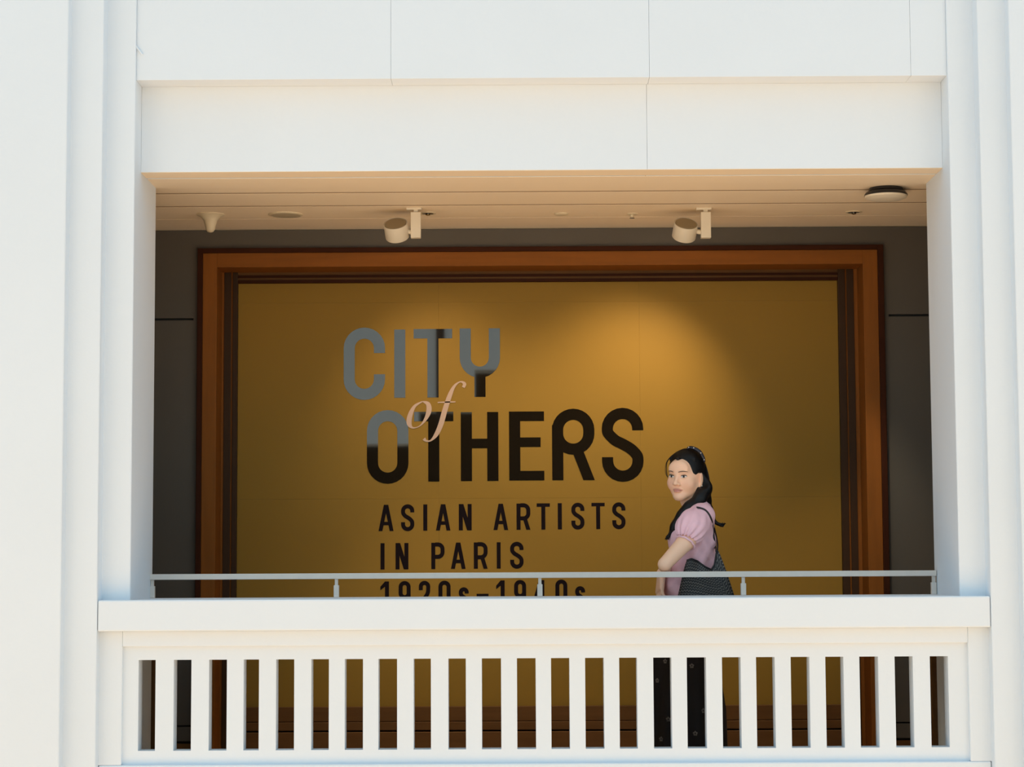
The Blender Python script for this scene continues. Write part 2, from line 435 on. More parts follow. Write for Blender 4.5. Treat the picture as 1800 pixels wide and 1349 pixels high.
# ------------------------------------------------------------------ ceiling fittings
ZC = ZT+.002
def ceil_at(p, q): return atz(p, q, ZC)
def track_light(bx, hx, label, aim, energy, tilt):
    c = ceil_at(bx, 366); k = FPX/(c.y+DIST)
    r = thing('track_spotlight', (c.x, c.y, ZC), label, 'spotlight', None)
    box(c.x-.045, c.x+.028, c.y-.018, c.y+.018, ZC-.010, ZC).build('track_adapter', 'lamp', r, .002)
    zb_ = at(bx, 419, c.y).z
    box(c.x-.010, c.x+.010, c.y-.010, c.y+.010, ZC-.03, ZC-.008).build('neck', 'lamp', r)
    box(c.x-.024, c.x+.024, c.y-.02, c.y+.02, zb_, ZC-.022).build('driver_box', 'lamp', r, .002)
    h = at(hx, 405, c.y)
    ax = Vector((tilt, .62, -.78)).normalized()                    # towards the wall and down
    R = .0575
    MB().lathe([(R*.95, -.034), (R*.97, -.038), (R, -.036), (R, .036), (R*.96, .039), (R*.9, .039), (R*.9, .03)], h, 40, ax).build('lamp_head', 'lamp', r, smooth=True)
    MB().lathe([(R*.90, -.034), (R*.90, -.0365), (R*.86, -.0385)], h, 40, ax).build('heat_sink', 'lampback', r, smooth=True)
    MB().lathe([(R*.88, .033), (R*.88, .036)], h, 32, ax).build('lens', 'lens', r)
    MB().tube([h+Vector((R*.9, 0, -.005)), (c.x-.02, c.y, h.z-.01)], .012, 10).build('pivot', 'lamp', r, smooth=True)
    ld = bpy.data.lights.new('spot', 'SPOT'); ld.energy = energy; ld.color = (1, .80, .52); ld.spot_size = math.radians(84); ld.spot_blend = 1.0; ld.shadow_soft_size = .05
    lo = bpy.data.objects.new('spot', ld); COL.objects.link(lo); p = h+ax*.06
    lo.location = p; lo.rotation_euler = (Vector(aim)-p).to_track_quat('-Z', 'Y').to_euler(); put(lo, r)
    return r
track_light(731, 697, 'cream drum spotlight on ceiling track, the one nearer the flared horn detector', at(800, 800, YG), 24, .1)
track_light(1240, 1204, 'cream drum spotlight on ceiling track, the one nearer the black and white access point', at(1075, 790, YG), 52, -.12)

c = ceil_at(370, 377)
o = MB().lathe([(.068, 0), (.068, -.004), (.05, -.012), (.034, -.03), (.026, -.055), (.022, -.075), (.014, -.086), (.004, -.089)], c, 32).build('horn_detector', 'fitting', smooth=True)
tag(o, 'cream flared horn shaped fitting hanging from the ceiling', 'detector')
c = ceil_at(502, 377)
r = thing('ceiling_speaker', c, 'flat round speaker grille set in the ceiling beside the horn fitting', 'speaker')
MB().lathe([(.084, 0), (.084, -.004), (.078, -.007), (.072, -.007), (.072, -.002)], c, 40).build('rim', 'fitting', r, smooth=True)
MB().lathe([(.070, 0), (.070, -.006), (.06, -.008)], c, 40).build('grille', mat('grille', (.45, .38, .26), .7), r, smooth=True)
def downlight(p, q, lab):
    c = ceil_at(p, q)
    r = thing('downlight', c, lab, 'downlight')
    MB().lathe([(.040, 0), (.040, -.004), (.034, -.005), (.030, -.005), (.030, -.001)], c, 32).build('rim', 'fitting', r, smooth=True)
    MB().lathe([(.029, 0), (.029, -.003), (.02, -.003)], c, 32).build('well', 'black', r)
    MB().lathe([(.010, 0), (.012, -.010), (.006, -.013)], c, 16).build('bulb', 'chrome', r, smooth=True)
    ld = bpy.data.lights.new('downlight_beam', 'SPOT'); ld.energy = 60; ld.color = (1, .82, .58); ld.spot_size = math.radians(58); ld.spot_blend = .6; ld.shadow_soft_size = .02
    lo = bpy.data.objects.new('downlight_beam', ld); COL.objects.link(lo); lo.location = c-Vector((0, 0, .02)); put(lo, r)
    return r
downlight(752, 374.5, 'small recessed downlight with dark well beside the first drum spotlight')
downlight(1501, 372.5, 'small recessed downlight with dark well below the black and white access point')
c = ceil_at(987, 375.5)
o = MB().lathe([(.036, 0), (.036, -.004), (.030, -.008), (.01, -.009)], c, 28).build('ceiling_cover_plate', 'fitting', smooth=True)
tag(o, 'small flat round cover plate on the ceiling between the spotlights', 'cover plate')
c = ceil_at(1111, 376)
r = thing('sprinkler', c, 'small pendent sprinkler head on the ceiling between the spotlights', 'sprinkler')
MB().lathe([(.027, 0), (.027, -.003), (.018, -.006)], c, 24).build('escutcheon', 'fitting', r, smooth=True)
MB().lathe([(.008, 0), (.010, -.014), (.006, -.020)], c, 12).build('body', 'fitting', r, smooth=True)
MB().lathe([(.013, -.020), (.013, -.022)], c, 16).build('deflector', 'chrome', r)
c = ceil_at(1557, 331)
r = thing('access_point', c, 'white dome access point on a black base under the ceiling', 'access point')
MB().lathe([(.075, 0), (.078, -.012), (.07, -.022)], c, 40).build('base', 'black', r, smooth=True)
MB().lathe([(.088, -.018), (.098, -.030), (.098, -.036)], c, 48).build('shell', 'black', r, smooth=True)
MB().lathe([(.097, -.0355), (.094, -.044), (.075, -.052), (.04, -.056), (.01, -.057)], c, 48).build('cover', 'lamp', r, smooth=True)

# ------------------------------------------------------------------ handrail on the coping
YR = DEEP-.05
zr1, zr0 = at(950, 1006.5, YR).z, at(950, 1016.5, YR).z
xr0, xr1 = at(264, 1012, YR).x, at(1645, 1010, YR).x
hr = thing('handrail', (.1, YR, ZB), 'slim grey metal handrail on short posts along the coping', 'handrail')
box(xr0, xr1, YR-.02, YR+.02, zr0, zr1).build('rail', 'steel', hr, .002)
for p in (268, 591.5, 949, 1306.5, 1641):
    x = at(p, 1030, YR).x
    o = box(x-.0115, x+.0115, YR-.012, YR+.012, ZB+.0005, ZB+(zr0-ZB)*.66).build('post', 'steel', hr, .002)
    q = box(x-.007, x+.007, YR-.006, YR+.006, ZB+(zr0-ZB)*.6, zr0+.002).build('post_pin', 'steel')
    q.parent = o

# thin white cable on the upper fascia beside the pier
pts = smooth_pts([tuple(at(a, b, .012)) for a, b in ((237, -20), (235, 20), (235, 50), (238, 78), (246, 90), (250, 96))], 6)
tag(MB().tube(pts, .0035, 8).build('cable', 'white', smooth=True), 'thin white cable curving down the fascia beside the pier', 'cable')

# ------------------------------------------------------------------ the court in front
struct(box(-14, 14, -17, .6, ZLO-.2, ZLO).build('floor_court', 'court'), 'warm stone court floor below the balcony')
ow = sroot('wall_opposite', (0, -16, 0), 'unseen pale facade across the court, dark opening shaped for letter reflections')
zo = 3.9
box(-14, -7, -16.6, -16, ZLO, 6).build('pier', 'far', ow); box(9, 14, -16.6, -16, ZLO, 6).build('pier', 'far', ow)
for a, b, z in ((-7, -1.38, 2.72), (-1.38, -.62, 3.17), (-.62, 9, 3.72)):        # unseen steps, shaped for the pale-dark edge mirrored in the letters
    box(a, b, -16.6, -16, z, 6).build('beam', 'far', ow)
box(-1.14, -1.03, -16, -15.95, 2.9, 4.6).build('reflection_bar', 'void', ow)  # unseen dark bar added for its reflection in the title letters
box(-7, 9, -16.6, -16, ZLO, -1).build('parapet', 'far', ow)
box(-7, 9, -18.6, -18.5, -1, zo).build('reflected_void_back', 'void', ow)  # dark box behind the opening, added to be mirrored in the letters
box(-7, 9, -18.5, -16.6, -1.1, -1).build('reflected_void_floor', 'void', ow)
box(-7, 9, -18.5, -16.6, zo, zo+.1).build('reflected_void_ceiling', 'void', ow)

# ------------------------------------------------------------------ the person at the rail
def surface_net(F, xs, ys, zs):
    """closed quad mesh of the zero level of F on a rectilinear grid"""
    ins = F < 0
    c = [(i, j, k) for i in (0, 1) for j in (0, 1) for k in (0, 1)]
    n = [d-1 for d in F.shape]
    cnt = np.zeros(n, np.int8)
    for i, j, k in c: cnt += ins[i:i+n[0], j:j+n[1], k:k+n[2]]
    idx = np.argwhere((cnt > 0) & (cnt < 8))
    vid = -np.ones(n, np.int64); vid[tuple(idx.T)] = np.arange(len(idx))
    acc = np.zeros((len(idx), 3)); num = np.zeros(len(idx))
    I, J, K = idx.T
    def pos(i, j, k): return np.stack([xs[I+i], ys[J+j], zs[K+k]], 1)
    for a in c:
        for ax in range(3):
            if a[ax]: continue
            b = list(a); b[ax] = 1
            fa = F[I+a[0], J+a[1], K+a[2]]; fb = F[I+b[0], J+b[1], K+b[2]]
            m = (fa < 0) != (fb < 0)
            t = np.where(m, fa/np.where(m, fa-fb, 1), 0)[:, None]
            acc += np.where(m[:, None], pos(*a)*(1-t)+pos(*b)*t, 0); num += m
    V = acc/num[:, None]
    Q = []
    for ax in range(3):
        u, v = (ax+1) % 3, (ax+2) % 3
        lo = [slice(None)]*3; hi = [slice(None)]*3
        lo[ax] = slice(0, -1); hi[ax] = slice(1, None)
        e = np.argwhere(ins[tuple(lo)] != ins[tuple(hi)])
        e = e[(e[:, u] > 0) & (e[:, v] > 0) & (e[:, u] < n[u]) & (e[:, v] < n[v])]
        s0 = ins[tuple(e.T)]
        def g(du, dv):
            q = e.copy(); q[:, u] -= du; q[:, v] -= dv; return vid[tuple(q.T)]
        q = np.stack([g(1, 1), g(0, 1), g(0, 0), g(1, 0)], 1)
        q[~s0] = q[~s0][:, ::-1]; Q.append(q)
    return V, np.concatenate(Q)
class Field:
    def __init__(s, xs, ys, zs):
        s.xs, s.ys, s.zs = [np.asarray(a, np.float32) for a in (xs, ys, zs)]
        s.F = np.full((len(xs), len(ys), len(zs)), .2, np.float32)
    def sl(s, lo, hi, pad):
        r = []
        for a, l, h in zip((s.xs, s.ys, s.zs), lo, hi):
            r.append(slice(max(0, np.searchsorted(a, l-pad)), np.searchsorted(a, h+pad)))
        return tuple(r)
    def grid(s, q):
        return np.meshgrid(s.xs[q[0]], s.ys[q[1]], s.zs[q[2]], indexing='ij', copy=False)
    def mix(s, q, d, k, sub=False):
        a = s.F[q]
        if sub:
            h = np.clip(.5-.5*(a+d)/k, 0, 1); s.F[q] = a*(1-h)+(-d)*h+k*h*(1-h)
        else:
            h = np.clip(.5+.5*(a-d)/k, 0, 1); s.F[q] = a*(1-h)+d*h-k*h*(1-h)
    def cap(s, a, b, ra, rb, k=.01, sub=False, flat=None):
        a, b = np.array(a, float), np.array(b, float); R = max(ra, rb)
        q = s.sl(np.minimum(a, b)-R, np.maximum(a, b)+R, k*2+.03); X, Y, Z = s.grid(q)
        d = b-a; t = np.clip(((X-a[0])*d[0]+(Y-a[1])*d[1]+(Z-a[2])*d[2])/max(d.dot(d), 1e-9), 0, 1)
        D = np.sqrt((X-a[0]-t*d[0])**2+(Y-a[1]-t*d[1])**2+(Z-a[2]-t*d[2])**2)-(ra+(rb-ra)*t)
        s.mix(q, D, k, sub)
    def ell(s, c, r, k=.01, sub=False, M3=None, wave=None):
        """ellipsoid; M3 rows are its axes; wave(u,v,w,theta) adds to the distance"""
        c = np.array(c, float); R = max(r); q = s.sl(c-R, c+R, k*2+.03); X, Y, Z = s.grid(q)
        X, Y, Z = X-c[0], Y-c[1], Z-c[2]
        if M3 is None: U, V, W = X, Y, Z
        else: U, V, W = [m[0]*X+m[1]*Y+m[2]*Z for m in M3]
        k0 = np.sqrt((U/r[0])**2+(V/r[1])**2+(W/r[2])**2); k1 = np.sqrt((U/r[0]**2)**2+(V/r[1]**2)**2+(W/r[2]**2)**2)
        D = k0*(k0-1)/np.maximum(k1, 1e-6)
        if wave is not None: D = D+wave(U, V, W)
        s.mix(q, D, k, sub)
    def path(s, pts, rad, k=.01, sub=False):
        for i in range(len(pts)-1): s.cap(pts[i], pts[i+1], rad[i], rad[i+1], k, sub)
    def mesh(s, name, m, parent, relax=1):
        V, Q = surface_net(s.F, s.xs.astype(float), s.ys.astype(float), s.zs.astype(float))
        for _ in range(relax):
            A = np.zeros_like(V); N = np.zeros(len(V))
            for i in range(4):
                a, b = Q[:, i], Q[:, (i+1) % 4]
                np.add.at(A, a, V[b]); np.add.at(N, a, 1)
            V = V*.5+.5*A/np.maximum(N, 1)[:, None]
        me = bpy.data.meshes.new(name); me.from_pydata(V.tolist(), [], Q.tolist()); me.update()
        me.polygons.foreach_set('use_smooth', [True]*len(me.polygons)); me.materials.append(m)
        o = bpy.data.objects.new(name, me); COL.objects.link(o)
        if parent: put(o, parent)
        return o, V
def rng(*segs):
    out = []
    for a, b, st in segs: out += list(np.arange(a, b-1e-6, st))
    return np.array(out+[segs[-1][1]])
T = lambda p, q, Y: np.array(at(p, q, Y))

YP = .77
HD = T(1204.5, 837, YP)
ang = math.radians(30)
hf = np.array((-math.sin(ang), -math.cos(ang), 0)); hl = np.array((math.cos(ang), -math.sin(ang), 0)); hu = np.array((0, 0, 1.0))
tl = math.radians(-3.0)                                    # slight tilt of the head
hl, hu = hl*math.cos(tl)+hu*math.sin(tl), hu*math.cos(tl)-hl*math.sin(tl)
nd = math.radians(3)                                      # chin a touch down
hf, hu = hf*math.cos(nd)-hu*math.sin(nd), hu*math.cos(nd)+hf*math.sin(nd)
H3 = (hl, hf, hu)
def h(l, f, u): return HD+hl*l+hf*f+hu*u
SK = mat('skin', (.70, .44, .32), .5)
nt = SK.node_tree; at_ = nt.nodes.new('ShaderNodeVertexColor'); at_.layer_name = 'Col'
nt.links.new(at_.outputs[0], nt.nodes['Principled BSDF'].inputs['Base Color'])
bs = nt.nodes['Principled BSDF']; bs.inputs['Subsurface Weight'].default_value = .12; bs.inputs['Subsurface Radius'].default_value = (.01, .004, .002); bs.inputs['Subsurface Scale'].default_value = .5

x0p = T(1207.5, 837, YP)[0]
B = Field(rng((x0p-.22, x0p-.10, .0035), (x0p-.10, x0p+.10, .0023), (x0p+.10, x0p+.19, .005)),
          rng((.43, .64, .0035), (.64, .88, .0026), (.88, 1.02, .005)),
          rng((-.005, .70, .012), (.70, .99, .004), (.99, 1.33, .005), (1.33, 1.64, .0023)))
# head
B.ell(h(0, -.014, .026), (.072, .092, .086), .01, M3=H3)
B.ell(h(0, .016, -.032), (.064, .068, .070), .03, M3=H3)
for sgn in (-1, 1):
    B.cap(h(.052*sgn, -.012, -.045), h(.013*sgn, .058, -.091), .018, .014, .025)
    B.ell(h(.037*sgn, .047, -.033), (.026, .026, .027), .02, M3=H3)
B.ell(h(0, .061, -.092), (.021, .019, .016), .02, M3=H3)
B.ell(h(0, .072, .036), (.045, .016, .03), .03, M3=H3)
for sgn in (-1, 1):                                       # eye sockets
    B.ell(h(.031*sgn, .098, .000), (.018, .020, .0105), .012, True, H3)
B.cap(h(0, .081, .004), h(0, .098, -.030), .0065, .0095, .010)
B.ell(h(0, .0985, -.0325), (.0105, .0105, .009), .006, M3=H3)
for sgn in (-1, 1): B.ell(h(.0125*sgn, .089, -.0365), (.0075, .009, .0065), .005, M3=H3)
for sgn in (-1, 1): B.ell(h(.0065*sgn, .0965, -.0425), (.0035, .004, .003), .002, True, H3)
B.ell(h(0, .080, -.0600), (.022, .0125, .0055), .005, M3=H3)
B.ell(h(0, .0795, -.0690), (.018, .0120, .0065), .004, M3=H3)
B.ell(h(0, .094, -.0645), (.020, .006, .0012), .003, True, H3)
for sgn in (-1, 1):                                       # ears
    ax = (hl*.94*sgn-hf*.34, hf*.94+hl*.34*sgn, hu)
    B.ell(h(.074*sgn, -.014, -.014), (.008, .018, .031), .004, M3=ax)
    B.ell(h(.072*sgn, -.006, -.040), (.006, .009, .011), .004, M3=ax)
    B.ell(h(.082*sgn, -.010, -.010), (.005, .009, .016), .004, True, M3=ax)
# neck, torso
NB = T(1226, 897, YP+.01)
B.path([h(0, -.028, -.05), (h(0, -.03, -.06)+NB)/2+np.array((-.004, 0, 0)), NB, NB+np.array((.004, 0, -.05))], [.052, .049, .053, .07], .02)
LS, RS = T(1233, 909, .635), T(1226, 911, .92)
B.cap(LS, RS, .045, .045, .04)
B.ell(T(1219, 948, YP), (.078, .125, .12), .04)
B.ell(T(1218, 1000, YP), (.074, .110, .12), .04)
B.ell(T(1222, 1062, YP), (.090, .14, .12), .04)
# left arm: elbow on the rail, forearm folded across the body
EL = T(1168.5, 992.5, .515)
MID = T(1207, 951, .572)
WR = T(1172, 1001, .725)
B.path([LS, MID, EL], [.044, .040, .0305], .012)
B.path([EL, EL+np.array((.004, .06, -.006)), WR], [.025, .027, .023], .012)
def hand(w, d, nrm, curl):
    """palm from the wrist w along d; fingers side by side across d x nrm, bending towards nrm"""
    d = d/np.linalg.norm(d); nrm = nrm-d*nrm.dot(d); nrm /= np.linalg.norm(nrm); s_ = np.cross(d, nrm)
    for i in range(4):
        o = (i-1.5)*.0185
        B.cap(w+s_*o*.55+d*.01, w+d*.082+s_*o, .015, .0115, .010)
    for i, ln in enumerate((.062, .072, .068, .052)):
        p = w+d*.084+s_*(i-1.5)*.0195; a = curl*.35
        for sg_, f_ in enumerate((.44, .31, .25)):
            dd = d*math.cos(a)+nrm*math.sin(a); q = p+dd*ln*f_
            B.cap(p, q, .0086-.0006*sg_, .0080-.0006*sg_, .003); p = q; a += curl*.5
    p = w+d*.022-s_*.026
    for ln, a in ((.034, .75), (.028, .45), (.022, .25)):
        dd = d*math.cos(a)-s_*math.sin(a)+nrm*.3; dd /= np.linalg.norm(dd); q = p+dd*ln; B.cap(p, q, .0105, .0092, .004); p = q
hand(WR, np.array((.10, .9, -.25)), np.array((.3, 0, -1.0)), 1.0)
# right arm: forearm comes forward and the hand hangs behind the rail
ER = T(1186, 985, .87); WR2 = T(1163, 1008, .70)
B.path([RS, (RS+ER)/2, ER], [.045, .040, .032], .012)
B.path([ER, (ER+WR2)/2, WR2], [.033, .030, .023], .012)
hand(WR2, np.array((-.14, -.35, -1.0)), np.array((.9, .25, 0)), .75)
# legs and feet under the skirt
for dy in (-.08, .085):
    hp = T(1214, 1075, YP+dy*.8); kn = hp+np.array((-.02, 0, -.37)); an = np.array((hp[0]+.01, hp[1], .07))
    B.path([hp, kn, an], [.072, .050, .036], .03); B.cap(an-(0, 0, .03), an+np.array((-.15, 0, -.045)), .036, .024, .02)
SKP = thing('person', (HD[0], YP, 0), 'person in pink puff-sleeve blouse and dark skirt leaning on the rail, looking outward', 'person')
body, V = B.mesh('body', SK, SKP, 1)
ca = body.data.color_attributes.new('Col', 'FLOAT_COLOR', 'POINT')
rel = V-HD; l_, f_, u_ = rel@hl, rel@hf, rel@hu
base = np.array((.94, .565, .375)); colr = np.tile(base, (len(V), 1))
def blend(wt, c):
    global colr
    wt = np.clip(wt, 0, 1)[:, None]; colr = colr*(1-wt)+np.array(c)*wt
for sgn in (-1, 1): blend(.28*np.exp(-(((l_-.042*sgn)/.02)**2+((u_+.035)/.018)**2))*(f_ > .02), (.72, .30, .22))
lip = 1.15-np.sqrt((l_/.0225)**2+((u_+.0648-.10*np.abs(l_))/.0080)**2)
blend(lip*3*(f_ > .07), (.60, .25, .19))
blend(np.exp(-(((np.abs(l_)-.0065)/.003)**2+((u_+.0425)/.002)**2))*.8*(f_ > .085), (.25, .09, .06))
ca.data.foreach_set('color', np.c_[colr, np.ones(len(V))].astype(np.float32).ravel())

# eyes, brows
EW = mat('eye_white', (.72, .66, .62), .25); EI = mat('eye_iris', (.02, .009, .005), .15); HAIR = mat('black_hair', (.0035, .003, .003), .45, bump=.12, bscale=60, stretch=(6, 6, .3), spec=.3)
LASH = mat('lash', (.015, .008, .006), .6); BROW = mat('brow', (.16, .085, .06), .8)
def hm(m, name, mt, parent, sm='all'): return m.build(name, mt, parent, smooth=sm)
for sgn in (-1, 1):
    m = MB(); cx, cf, cu = .031*sgn, .0775, -.001
    nu, nv = 13, 7; i0 = 0
    for i in range(nu):
        a = -1+2*i/(nu-1); hh = .0052*math.sqrt(max(0, 1-a*a))
        for j in range(nv):
            b = -1+2*j/(nv-1)
            m.v.append(tuple(h(cx+a*.0145, cf+.0045*math.sqrt(max(0, 1-.7*a*a-.3*b*b))-.0035*a*sgn*(1 if a*sgn > 0 else .4), cu+b*hh+.0012*a*sgn)))
    for i in range(nu-1):
        for j in range(nv-1): m.f.append((i*nv+j, (i+1)*nv+j, (i+1)*nv+j+1, i*nv+j+1))
    e = hm(m, 'eye', EW, SKP)
    gz = -.0005*sgn+.001
    m = MB().lathe([(.0054, 0), (.0046, .0014), (.002, .0020)], h(cx+gz, cf+.0038, cu), 16, Vector(hf)); ir = hm(m, 'iris', EI, None); ir.parent = e
    pts = [h(cx+a*.0155, cf+.0052*math.sqrt(max(0, 1-.8*a*a))-.0035*max(0, a*sgn), cu+.0054*math.sqrt(max(0, 1-a*a))+.0014*a*sgn+.0004) for a in np.linspace(-1, 1, 11)]
    hm(MB().tube(pts, [.0006, .0012, .0016, .0018, .0019, .0019, .0019, .0019, .0018, .0014, .0007], 6), 'eyelash_line', LASH, SKP)
    pts = [h(.031*sgn+a*.018, .0905-.010*a*sgn-.006*max(0, a*sgn)**2, .0195+.0028*(1-a*a)+.001*a*sgn) for a in np.linspace(-1, 1, 9)]
    rr = [.0014, .0019, .0021, .0021, .0020, .0018, .0016, .0012, .0007]
    hm(MB().tube(pts, rr if sgn > 0 else rr[::-1], 6), 'eyebrow', BROW, SKP)
hm(MB().ball(h(.078, -.012, -.043), .0035), 'earring', mat('pearl', (.8, .76, .7), .2), SKP)

# hair
hx = rng((x0p-.16, x0p+.20, .003)); Hf = Field(hx, rng((.60, .93, .003)), rng((1.06, 1.64, .003)))
Hf.ell(h(0, -.020, .030), (.080, .097, .092), .01, M3=H3)
Hf.ell(h(0, -.060, .010), (.066, .060, .085), .02, M3=H3)
Hf.ell(h(.0, .094, -.006), (.069, .086, .083), .008, True, H3)
Hf.ell(h(.02, .050, -.055), (.090, .062, .06), .01, True, H3)
Hf.ell(h(-.004, .070, .080), (.010, .012, .008), .010, M3=H3)           # widow's peak
front = [h(.052, -.062, -.005), T(1239, 859, .75), T(1231, 876, .725), T(1213, 893, .70), T(1200, 908, .705), T(1188, 926, .71), T(1179, 941, .715)]
Hf.path(front, [.024, .020, .022, .023, .021, .017, .010], .04)
back = [h(.02, -.085, .0), T(1236, 858, .76), T(1236, 880, .79), T(1241, 900, .83), T(1250, 915, .86)]
Hf.path(back, [.038, .034, .034, .032, .022], .02)
Hf.path([T(1180, 940, .715), T(1172, 946, .715)], [.012, .006], .008)
Hf.ell(h(.090, .004, -.018), (.036, .027, .036), .014, True, H3)      # room for the ear
hair, _ = Hf.mesh('hair', HAIR, SKP, 1)
m = MB(); rs = random.Random(3)
for k in range(16):                                                      # hair tips at the back
    y = .80+.06*rs.random(); m.tube([T(1250+3*rs.random(), 912, y), T(1260, 919+3*rs.random(), y), T(1266+6*rs.random(), 921+rs.random()*5, y), T(1270+6*rs.random(), 918+rs.random()*6, y)], [.008, .006, .004, .001], 6)
for k in range(14):                                                      # tips in front
    y = .70+.02*rs.random(); m.tube([T(1181, 930+4*rs.random(), y), T(1176, 940, y), T(1171+5*rs.random(), 944+4*rs.random(), y), T(1168+4*rs.random(), 945+rs.random()*5, y)], [.006, .005, .003, .001], 6)
for k in range(7):                                                       # wisps beside the cheek and down the back
    a = rs.random(); m.tube(smooth_pts([h(-.050-.01*a, .035, .088), h(-.076-.006*a, .030, .062), h(-.082-.012*a, .022, .030), h(-.081-.010*a, .020, .006), h(-.076, .02, -.012)], 5), .0007, 5)
for k in range(10):
    a = rs.random(); m.tube(smooth_pts([tuple(T(1240, 815, .78)), tuple(T(1244+3*a, 840, .77)), tuple(T(1244+4*a, 865, .77)), tuple(T(1243+4*a, 884, .80))], 5), .0007, 5)
for k in range(60):                                                      # combed-back strands on the crown
    a = -1+2*k/59
    f0 = h(a*.060, .064-.042*a*a, .082-.030*a*a)
    m.tube(smooth_pts([f0, h(a*.062, .030, .112-.03*a*a), h(a*.052, -.02, .124-.022*a*a), h(a*.03, -.075, .108)], 5), [.0022]*16, 5)
hm(m, 'hair_strands', HAIR, SKP)['kind'] = 'stuff'
# jewelled hair clip on the back of the crown
CP = smooth_pts([T(1208, 790, .75), T(1213, 787, .745), T(1223, 790, .735), T(1231, 796, .73), T(1237, 807, .73), T(1238, 813, .735)], 6)
clip_ = MB().tube(CP, [.003+.0055*math.sin(math.pi*(.12+.8*i/(len(CP)-1))) for i in range(len(CP))], 10); clip_ = hm(clip_, 'hair_clip', mat('navy_clip', (.010, .010, .02), .25), SKP); clip_['label'] = 'dark curved hair clip with pearls'
PRL = mat('clip_pearl', (.75, .68, .58), .15)
for k in (4, 10, 19, 26): hm(MB().ball(CP[k]+np.array((-.001, -.0075, .002)), .0026), 'pearl', PRL, None).parent = clip_

# blouse
PINK = mat('pink_cotton', (.86, .52, .58), .85, noise=.05, nscale=30, bump=.25, bscale=45)
bx = Field(rng((x0p-.16, x0p+.19, .0034)), rng((.50, 1.03, .0036)), rng((.86, 1.39, .0034)))
def wr(U, V_, W): return .0034*np.sin(U*75+W*55+V_*20)+.0022*np.sin(U*110-W*60)
bx.ell(T(1219, 945, YP), (.100, .150, .135), .03, wave=wr)
bx.cap(LS+(0.002, .02, 0), RS, .056, .056, .04)
bx.ell(T(1217, 985, YP), (.102, .140, .13), .04, wave=wr)
bx.ell(T(1204, 1030, YP-.02), (.105, .13, .13), .05, wave=wr)
bx.ell(T(1196, 950, YP-.02), (.055, .10, .06), .03)
bx.path([T(1226, 893, .70), T(1236, 890, .73), T(1242, 891, .78)], [.020, .020, .020], .02)     # gathered neckline at the back
# puffed left sleeve
sd_ = (MID-LS); sd_ /= np.linalg.norm(sd_)
sa = np.cross(sd_, (0, 1, 0)); sa /= np.linalg.norm(sa); sb = np.cross(sd_, sa)
def pleat(U, V_, W):
    th = np.arctan2(V_, U); t = np.clip((W+.02)/.09, 0, 1)
    return -.0045*t*np.cos(th*13)-.002*(1-t)*np.cos(th*7+W*40)
bx.ell(T(1217.5, 925, .590), (.073, .064, .088), .018, M3=(sa, sb, sd_), wave=pleat)
bx.ell(T(1233, 906, .645), (.056, .06, .050), .025)
CU = MID+sd_*.004
rs_ = T(1222, 924, .92); bx.ell(rs_, (.06, .055, .085), .02)
# openings: neck, arm
bx.cap(NB+np.array((-.05, -.01, .06)), NB+np.array((-.02, 0, .0)), .05, .045, .01, True)
bx.cap(CU+sd_*.012, CU+sd_*.12, .047, .047, .004, True)
blouse, _ = bx.mesh('blouse', PINK, SKP, 1)
ring = [CU+sa*math.cos(t)*.045+sb*math.sin(t)*.045+sd_*.010*(1+.15*math.sin(9*t)) for t in np.linspace(0, 2*math.pi, 33)]
o = hm(MB().tube(ring, .0045, 8), 'cuff', PINK, SKP)

# long dark skirt with small pale flowers
m = MB(); n = 72; zz = np.linspace(.05, .99, 22)
for z in zz:
    t = (0.99-z)/.94
    cx = T(1207, 1150, YP)[0]+.03*(1-min(1, t*3)); rx = .095+.10*min(1, t*1.6)**.8; ry = .14+.045*t
    for k in range(n):
        a = 2*math.pi*k/n; fo = 1+(.02+.07*t)*math.sin(9*a+2*t)+.03*t*math.sin(5*a+1)
        m.v.append((cx+rx*fo*math.cos(a)*((.84) if math.cos(a) > 0 else 1), YP+ry*fo*math.sin(a), z))
for j in range(len(zz)-1):
    for k in range(n):
        p, q = j*n+k, j*n+(k+1) % n; m.f.append((p, q, q+n, p+n))
m.f.append(tuple((len(zz)-1)*n+k for k in range(n)))
sk = hm(m, 'skirt', mat('dark_skirt', (.014, .010, .011), .8, noise=.2, nscale=9), SKP)
FLW = mat('flower_print', (.20, .18, .17), .8)
for p, q in ((1170, 1163), (1156, 1197), (1216, 1171), (1163, 1300), (1236, 1250), (1175, 1265), (1222, 1290)):
    d = np.array(ray(p, q)); best = None
    for i_ in range(0, 4000):
        pt = np.array(CAM)+d*(9.3+i_*.00025)
        t = (0.99-pt[2])/.94; cx = T(1207, 1150, YP)[0]+.03*(1-min(1, t*3)); rx = .095+.10*min(1, t*1.6)**.8; ry = .14+.045*t
        a = math.atan2((pt[1]-YP)/ry, (pt[0]-cx)/(rx*((.84) if pt[0] > cx else 1))); fo = 1+(.02+.07*t)*math.sin(9*a+2*t)+.03*t*math.sin(5*a+1)
        if ((pt[0]-cx)/(rx*fo*((.84) if pt[0] > cx else 1)))**2+((pt[1]-YP)/(ry*fo))**2 < 1: best = pt; break
    if best is None: continue
    m = MB(); nr = Vector(((best[0]-cx)/rx**2, (best[1]-YP)/ry**2, 0)).normalized(); sx = nr.cross(Vector((0, 0, 1)))
    for k in range(5):
        a = 2*math.pi*k/5+.3; c_ = Vector(best)+nr*.002+sx*math.cos(a)*.007+Vector((0, 0, 1))*math.sin(a)*.007; m.ball(c_, (.0045, .003, .0045), 8, 5)
    f = hm(m, 'printed_flower', FLW, None); f.parent = sk; f.matrix_parent_inverse = Matrix.Identity(4)

